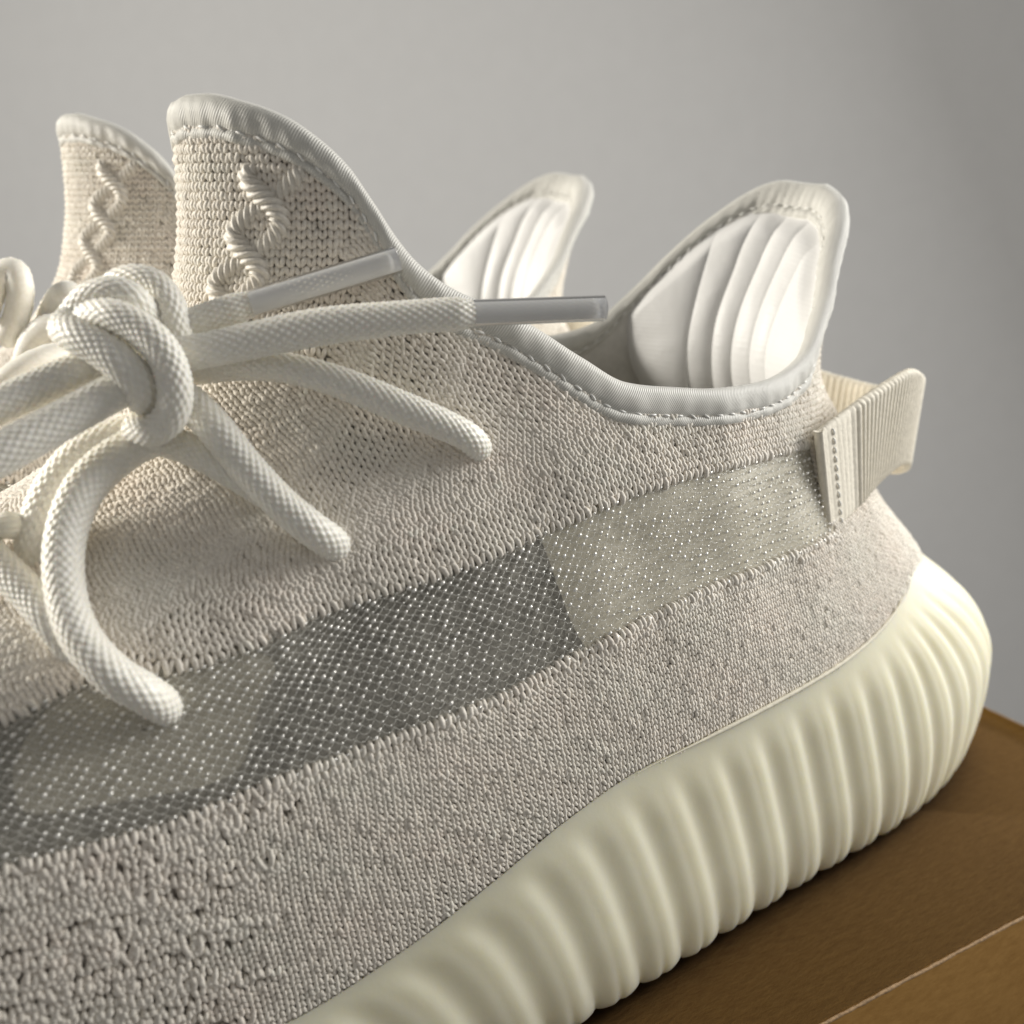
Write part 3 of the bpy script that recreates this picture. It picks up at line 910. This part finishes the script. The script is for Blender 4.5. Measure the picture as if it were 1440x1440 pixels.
def aglet(parent, P, L, l0, r):
    i0 = np.searchsorted(L, l0)
    Q = P[i0:]; Lq = L[i0:] - L[i0]
    # a straight stiff sheath
    u_ = (Lq / Lq[-1])[:, None]
    Q = Q[0] * (1 - u_) + Q[-1] * u_ + (Q[-1] - Q[0]) / np.linalg.norm(Q[-1] - Q[0]) * u_ * 0.06
    T, Nn, Bn = frames(Q)
    th = np.linspace(0, 2 * PI, 28, endpoint=False)
    outer = Q[:, None] + r * (np.cos(th)[None, :, None] * Nn[:, None] + np.sin(th)[None, :, None] * Bn[:, None])
    n = len(Q)
    caps = [np.array([[(n - 1) * 28 + j for j in range(28)]])]
    return new_obj('aglet', outer.reshape(-1, 3), [grid_faces(n, 28, closed_v=True)] + caps, M['aglet'], parent)


oA, PA, LA = strand('A', rad_fn=lambda u: 1.05 - .20 * smooth(u, .33, .42))
aglet(oA, PA, LA, LA[-1] * .40, .172)
oB, PB, LB = strand('B', rad_fn=lambda u: 1.0 - .33 * smooth(u, .66, .72))
aglet(oB, PB, LB, LB[-1] * .70, .168)
for key in ('C', 'D', 'E', 'E2', 'F', 'G', 'H', 'I', 'J'):
    kw = {}
    if key in ('E', 'J'):
        kw = dict(flat=0.86)
    strand(key, **kw)
kv, kf = [], []
k0 = 0
for key in ('K1', 'K2', 'K3', 'K4', 'K5'):
    r, pts = LACE[key]
    Vv, ff, _, _ = cord_mesh(pts, r)
    kv.append(Vv)
    kf += [q_ + k0 for q_ in ff]; k0 += len(Vv)
quads = [q_ for q_ in kf if q_.shape[1] == 4]; caps = [q_ for q_ in kf if q_.shape[1] != 4]
kn = new_obj('lace_knot', np.vstack(kv), [np.vstack(quads), np.vstack(caps)], M['cord'], root)
kn['label'] = 'round overhand knot in the laces'


# knitted rims of the lace holes
for key in ('C', 'D'):
    pe = np.array(LACE[key][1][-2])
    aa_, zz_ = np.meshgrid(np.linspace(1.7, 2.7, 400), np.linspace(pe[2] - .6, pe[2] + .6, 160), indexing='ij')
    d_ = np.linalg.norm(S(aa_, zz_) - pe, axis=-1); k_ = np.unravel_index(d_.argmin(), d_.shape)
    P_, n_, _ = frame(np.array([aa_[k_]]), np.array([zz_[k_]])); P_, n_ = P_[0], n_[0]
    u1 = np.cross(n_, [0, 0, 1.0]); u1 /= np.linalg.norm(u1); u2 = np.cross(n_, u1)
    q1 = np.linspace(0, 2 * PI, 72, endpoint=False); q2 = np.linspace(0, 2 * PI, 12, endpoint=False)
    rr1 = .25 + .012 * np.sin(q1 * 11)
    ce = P_ + rr1[:, None] * (np.cos(q1)[:, None] * u1 + np.sin(q1)[:, None] * u2 * .8) + n_ * .015
    ra = (ce - P_) / np.linalg.norm(ce - P_, axis=1)[:, None]
    rt = .032 + .012 * np.abs(np.sin(q1 * 9))
    Ve = ce[:, None] + rt[:, None, None] * (np.cos(q2)[None, :, None] * ra[:, None] + np.sin(q2)[None, :, None] * n_)
    new_obj('eyelet', Ve.reshape(-1, 3), grid_faces(72, 12, closed_u=True, closed_v=True), M['yarn'], upper, col=np.tile(YARN, (72 * 12, 1)))

# loose fibres standing off the yarn
fa = np.concatenate([rng.uniform(-.2, 2.6, 14000), rng.uniform(2.3, PI + .7, 3500)])
lo_ = absw(ztop)(fa); hi_ = zcol(fa) - .35
fz = lo_ + (hi_ - lo_) * rng.random(len(fa))
okf = ~((fa > W0) & (fa < W1) & (fz > absw(zl)(fa) - .02) & (fz < absw(zu)(fa) + .02))
fa, fz = fa[okf], fz[okf]
Pf, nf2, _ = frame(fa, fz)
okf = Pf[:, 0] > -22.5
Pf, nf2 = Pf[okf], nf2[okf]; K = len(Pf)
d1 = rng.normal(0, 1, (K, 3)); d1 -= nf2 * (d1 * nf2).sum(1)[:, None]; d1 /= np.linalg.norm(d1, axis=1)[:, None]
d2 = np.cross(nf2, d1)
ln = rng.uniform(.03, .11, (K, 1)); cv = rng.normal(0, .35, (K, 1)); wf = .0016
vf = []
for t_ in (0, .35, .7, 1.0):
    c_ = Pf + d1 * ln * (t_ - .5) + d2 * ln * cv * t_ * t_ + nf2 * (.03 + .55 * ln * np.sin(t_ * PI * .8 + .3))
    w_ = wf * (1 - .7 * abs(t_ - .4))
    vf += [c_ - d2 * w_, c_ + d2 * w_]
Vf = np.stack(vf, 1)
idx = np.array([[0, 1, 3, 2], [2, 3, 5, 4], [4, 5, 7, 6]])
Ff = (idx[None] + (np.arange(K) * 8)[:, None, None]).reshape(-1, 4)
fz_o = new_obj('yarn_fuzz', Vf.reshape(-1, 3), Ff, M['yarn'], upper, col=np.tile(YARN, (K * 8, 1)))
fz_o['kind'] = 'stuff'

# silky cable worked into the tongue
def rope_mesh(pts, r, nth=20, step=.03):
    P, L = resample(pts, step)
    T, Nn, Bn = frames(P)
    th = np.linspace(0, 2 * PI, nth, endpoint=False)
    h = 0.42 * r * np.abs(np.sin(2.5 * th[None] + PI * L[:, None] / .11))
    end = np.sqrt(np.clip(np.minimum(L, L[-1] - L) / r, 0.03, 1))
    rr_ = (r * .75 + h) * end[:, None]
    Vv = P[:, None] + rr_[..., None] * (np.cos(th)[None, :, None] * Nn[:, None] + np.sin(th)[None, :, None] * Bn[:, None])
    return Vv.reshape(-1, 3), grid_faces(len(P), nth, closed_v=True)


tz_ = np.linspace(12.85, 10.4, 90)
tc_ = np.interp(tz_, [10.4, 11.24, 11.98, 12.81, 13.1], [2.84, 2.795, 2.72, 2.64, 2.60])
for k in range(2):
    sgn = 1 if k == 0 else -1
    ph_ = (tz_ - 12.5) * 2 * PI / 1.35
    wv_ = 0.08 * np.sin(ph_ + .5) * sgn + 0.008 * np.sin(tz_ * 9 + k)
    pts = So(tc_ + wv_, tz_, -0.03 + .04 * np.cos(ph_ + .5) * sgn)
    Vv, ff = rope_mesh(pts[::2], .135, nth=40, step=.02)
    new_obj('tongue_cable', Vv, ff, M['rope'], upper)

# ------------------------------------------------------------------ second sneaker of the pair, behind
far = root.copy(); coll.objects.link(far)
far['label'] = 'blurred off-white knit sneaker standing behind the other, mostly hidden by it'
SKIP = ('lace_strand', 'lace_knot')


def copy_children(src, dst):
    for ch in [o for o in bpy.data.objects if o.parent is src]:
        if ch.name.split('.')[0] in SKIP:
            continue
        c = ch.copy(); coll.objects.link(c); c.parent = dst
        copy_children(ch, c)


copy_children(root, far)
far.location = ((XH - 0.15) * CM, (YC + 8.3) * CM, 0)
far.rotation_euler = (0, 0, PHI + math.radians(-3))
far.scale = (1, 1, 1.022)
FARL = {
    'a': (0.23, [(-20.16, -2.41, 10.01), (-19.76, -2.38, 10.76), (-19.51, -2.48, 10.89), (-19.45, -2.61, 10.64), (-19.56, -2.49, 10.11), (-19.84, -2.16, 9.56)]),
    'b': (0.24, [(-19.1, -2.2, 9.2), (-19.02, -2.39, 9.93), (-18.83, -2.60, 10.34), (-18.67, -2.78, 10.45), (-18.56, -2.79, 10.27), (-18.54, -2.73, 9.80), (-18.5, -2.3, 9.2)]),
    'c': (0.22, [(-19.6, -2.5, 9.1), (-19.41, -2.76, 9.61), (-19.17, -3.05, 9.89), (-18.94, -3.18, 9.91), (-18.77, -3.11, 9.71), (-18.6, -2.7, 9.3)]),
    'd': (0.24, [(-20.45, -3.91, 8.78), (-19.95, -4.05, 9.19), (-19.47, -4.02, 9.42), (-18.96, -3.81, 9.48), (-18.46, -3.66, 9.39)]),
}
for r, pts in FARL.values():
    Vv, ff, _, _ = cord_mesh(pts, r, step=.05, nth=28)
    new_obj('lace_strand', Vv, ff, M['cord'], far)

# ------------------------------------------------------------------ shoe box the pair stands on
box = bpy.data.objects.new('shoe_box', None); coll.objects.link(box)
box.location = (0.0525, 0.2095, -0.12)
box['label'] = 'brown cardboard shoe box under the sneakers, pale along one folded edge'
box['category'] = 'box'
x0, x1, y0, y1 = -17.0, 17.0, -12.05, 12.05


def rbox(x0, x1, y0, y1, z0, z1, r):
    """box open at the bottom with rounded top edges (cm)"""
    rings = []
    for d, z in ((0, z0), (0, z1 - r), (r * .3, z1 - r * .3), (r, z1)):
        c = []
        n = 40
        for (ax, ay, bx_, by_) in ((x0+d, y0+d, x1-d, y0+d), (x1-d, y0+d, x1-d, y1-d), (x1-d, y1-d, x0+d, y1-d), (x0+d, y1-d, x0+d, y0+d)):
            for i in range(n):
                c.append((ax + (bx_ - ax) * i / n, ay + (by_ - ay) * i / n, z))
        rings.append(c)
    R = np.array(rings)
    nr = R.shape[1]
    return R.reshape(-1, 3), [grid_faces(4, nr, closed_v=True), np.array([[3 * nr + j for j in range(nr)]])]


v, f = rbox(x0, x1, y0, y1, 8.0, 12.0, 0.07)
lid = new_obj('lid', v, f, M['card'], box, shade=False)
v, f = rbox(x0 + .2, x1 - .2, y0 + .2, y1 - .2, 0, 8.5, 0.05)
new_obj('tray', v, f, M['card'], box, shade=False)
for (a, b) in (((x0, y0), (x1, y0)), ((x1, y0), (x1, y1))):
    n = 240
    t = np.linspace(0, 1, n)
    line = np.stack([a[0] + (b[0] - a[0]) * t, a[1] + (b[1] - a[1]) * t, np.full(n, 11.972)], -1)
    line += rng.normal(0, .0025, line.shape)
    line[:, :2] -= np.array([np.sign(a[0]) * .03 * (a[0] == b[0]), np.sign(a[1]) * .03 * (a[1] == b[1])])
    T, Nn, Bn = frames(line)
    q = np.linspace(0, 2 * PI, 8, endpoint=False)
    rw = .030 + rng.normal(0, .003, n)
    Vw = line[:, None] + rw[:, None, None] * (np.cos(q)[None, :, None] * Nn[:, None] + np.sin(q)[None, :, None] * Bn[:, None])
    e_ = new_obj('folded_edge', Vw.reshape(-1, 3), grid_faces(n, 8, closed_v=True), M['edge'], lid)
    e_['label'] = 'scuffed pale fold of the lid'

# ------------------------------------------------------------------ wall behind
wc = F0 * 108
wv_, wn_ = [], 2
for sx in (-300, 300):
    for zz in (-150, 200):
        p = wc + (RV * math.cos(.14) - F0 * math.sin(.14)) * sx
        wv_.append((p[0], p[1], zz))
wall = new_obj('wall', np.array(wv_), np.array([[0, 2, 3, 1]]), M['wall'], None)
wall['kind'] = 'structure'
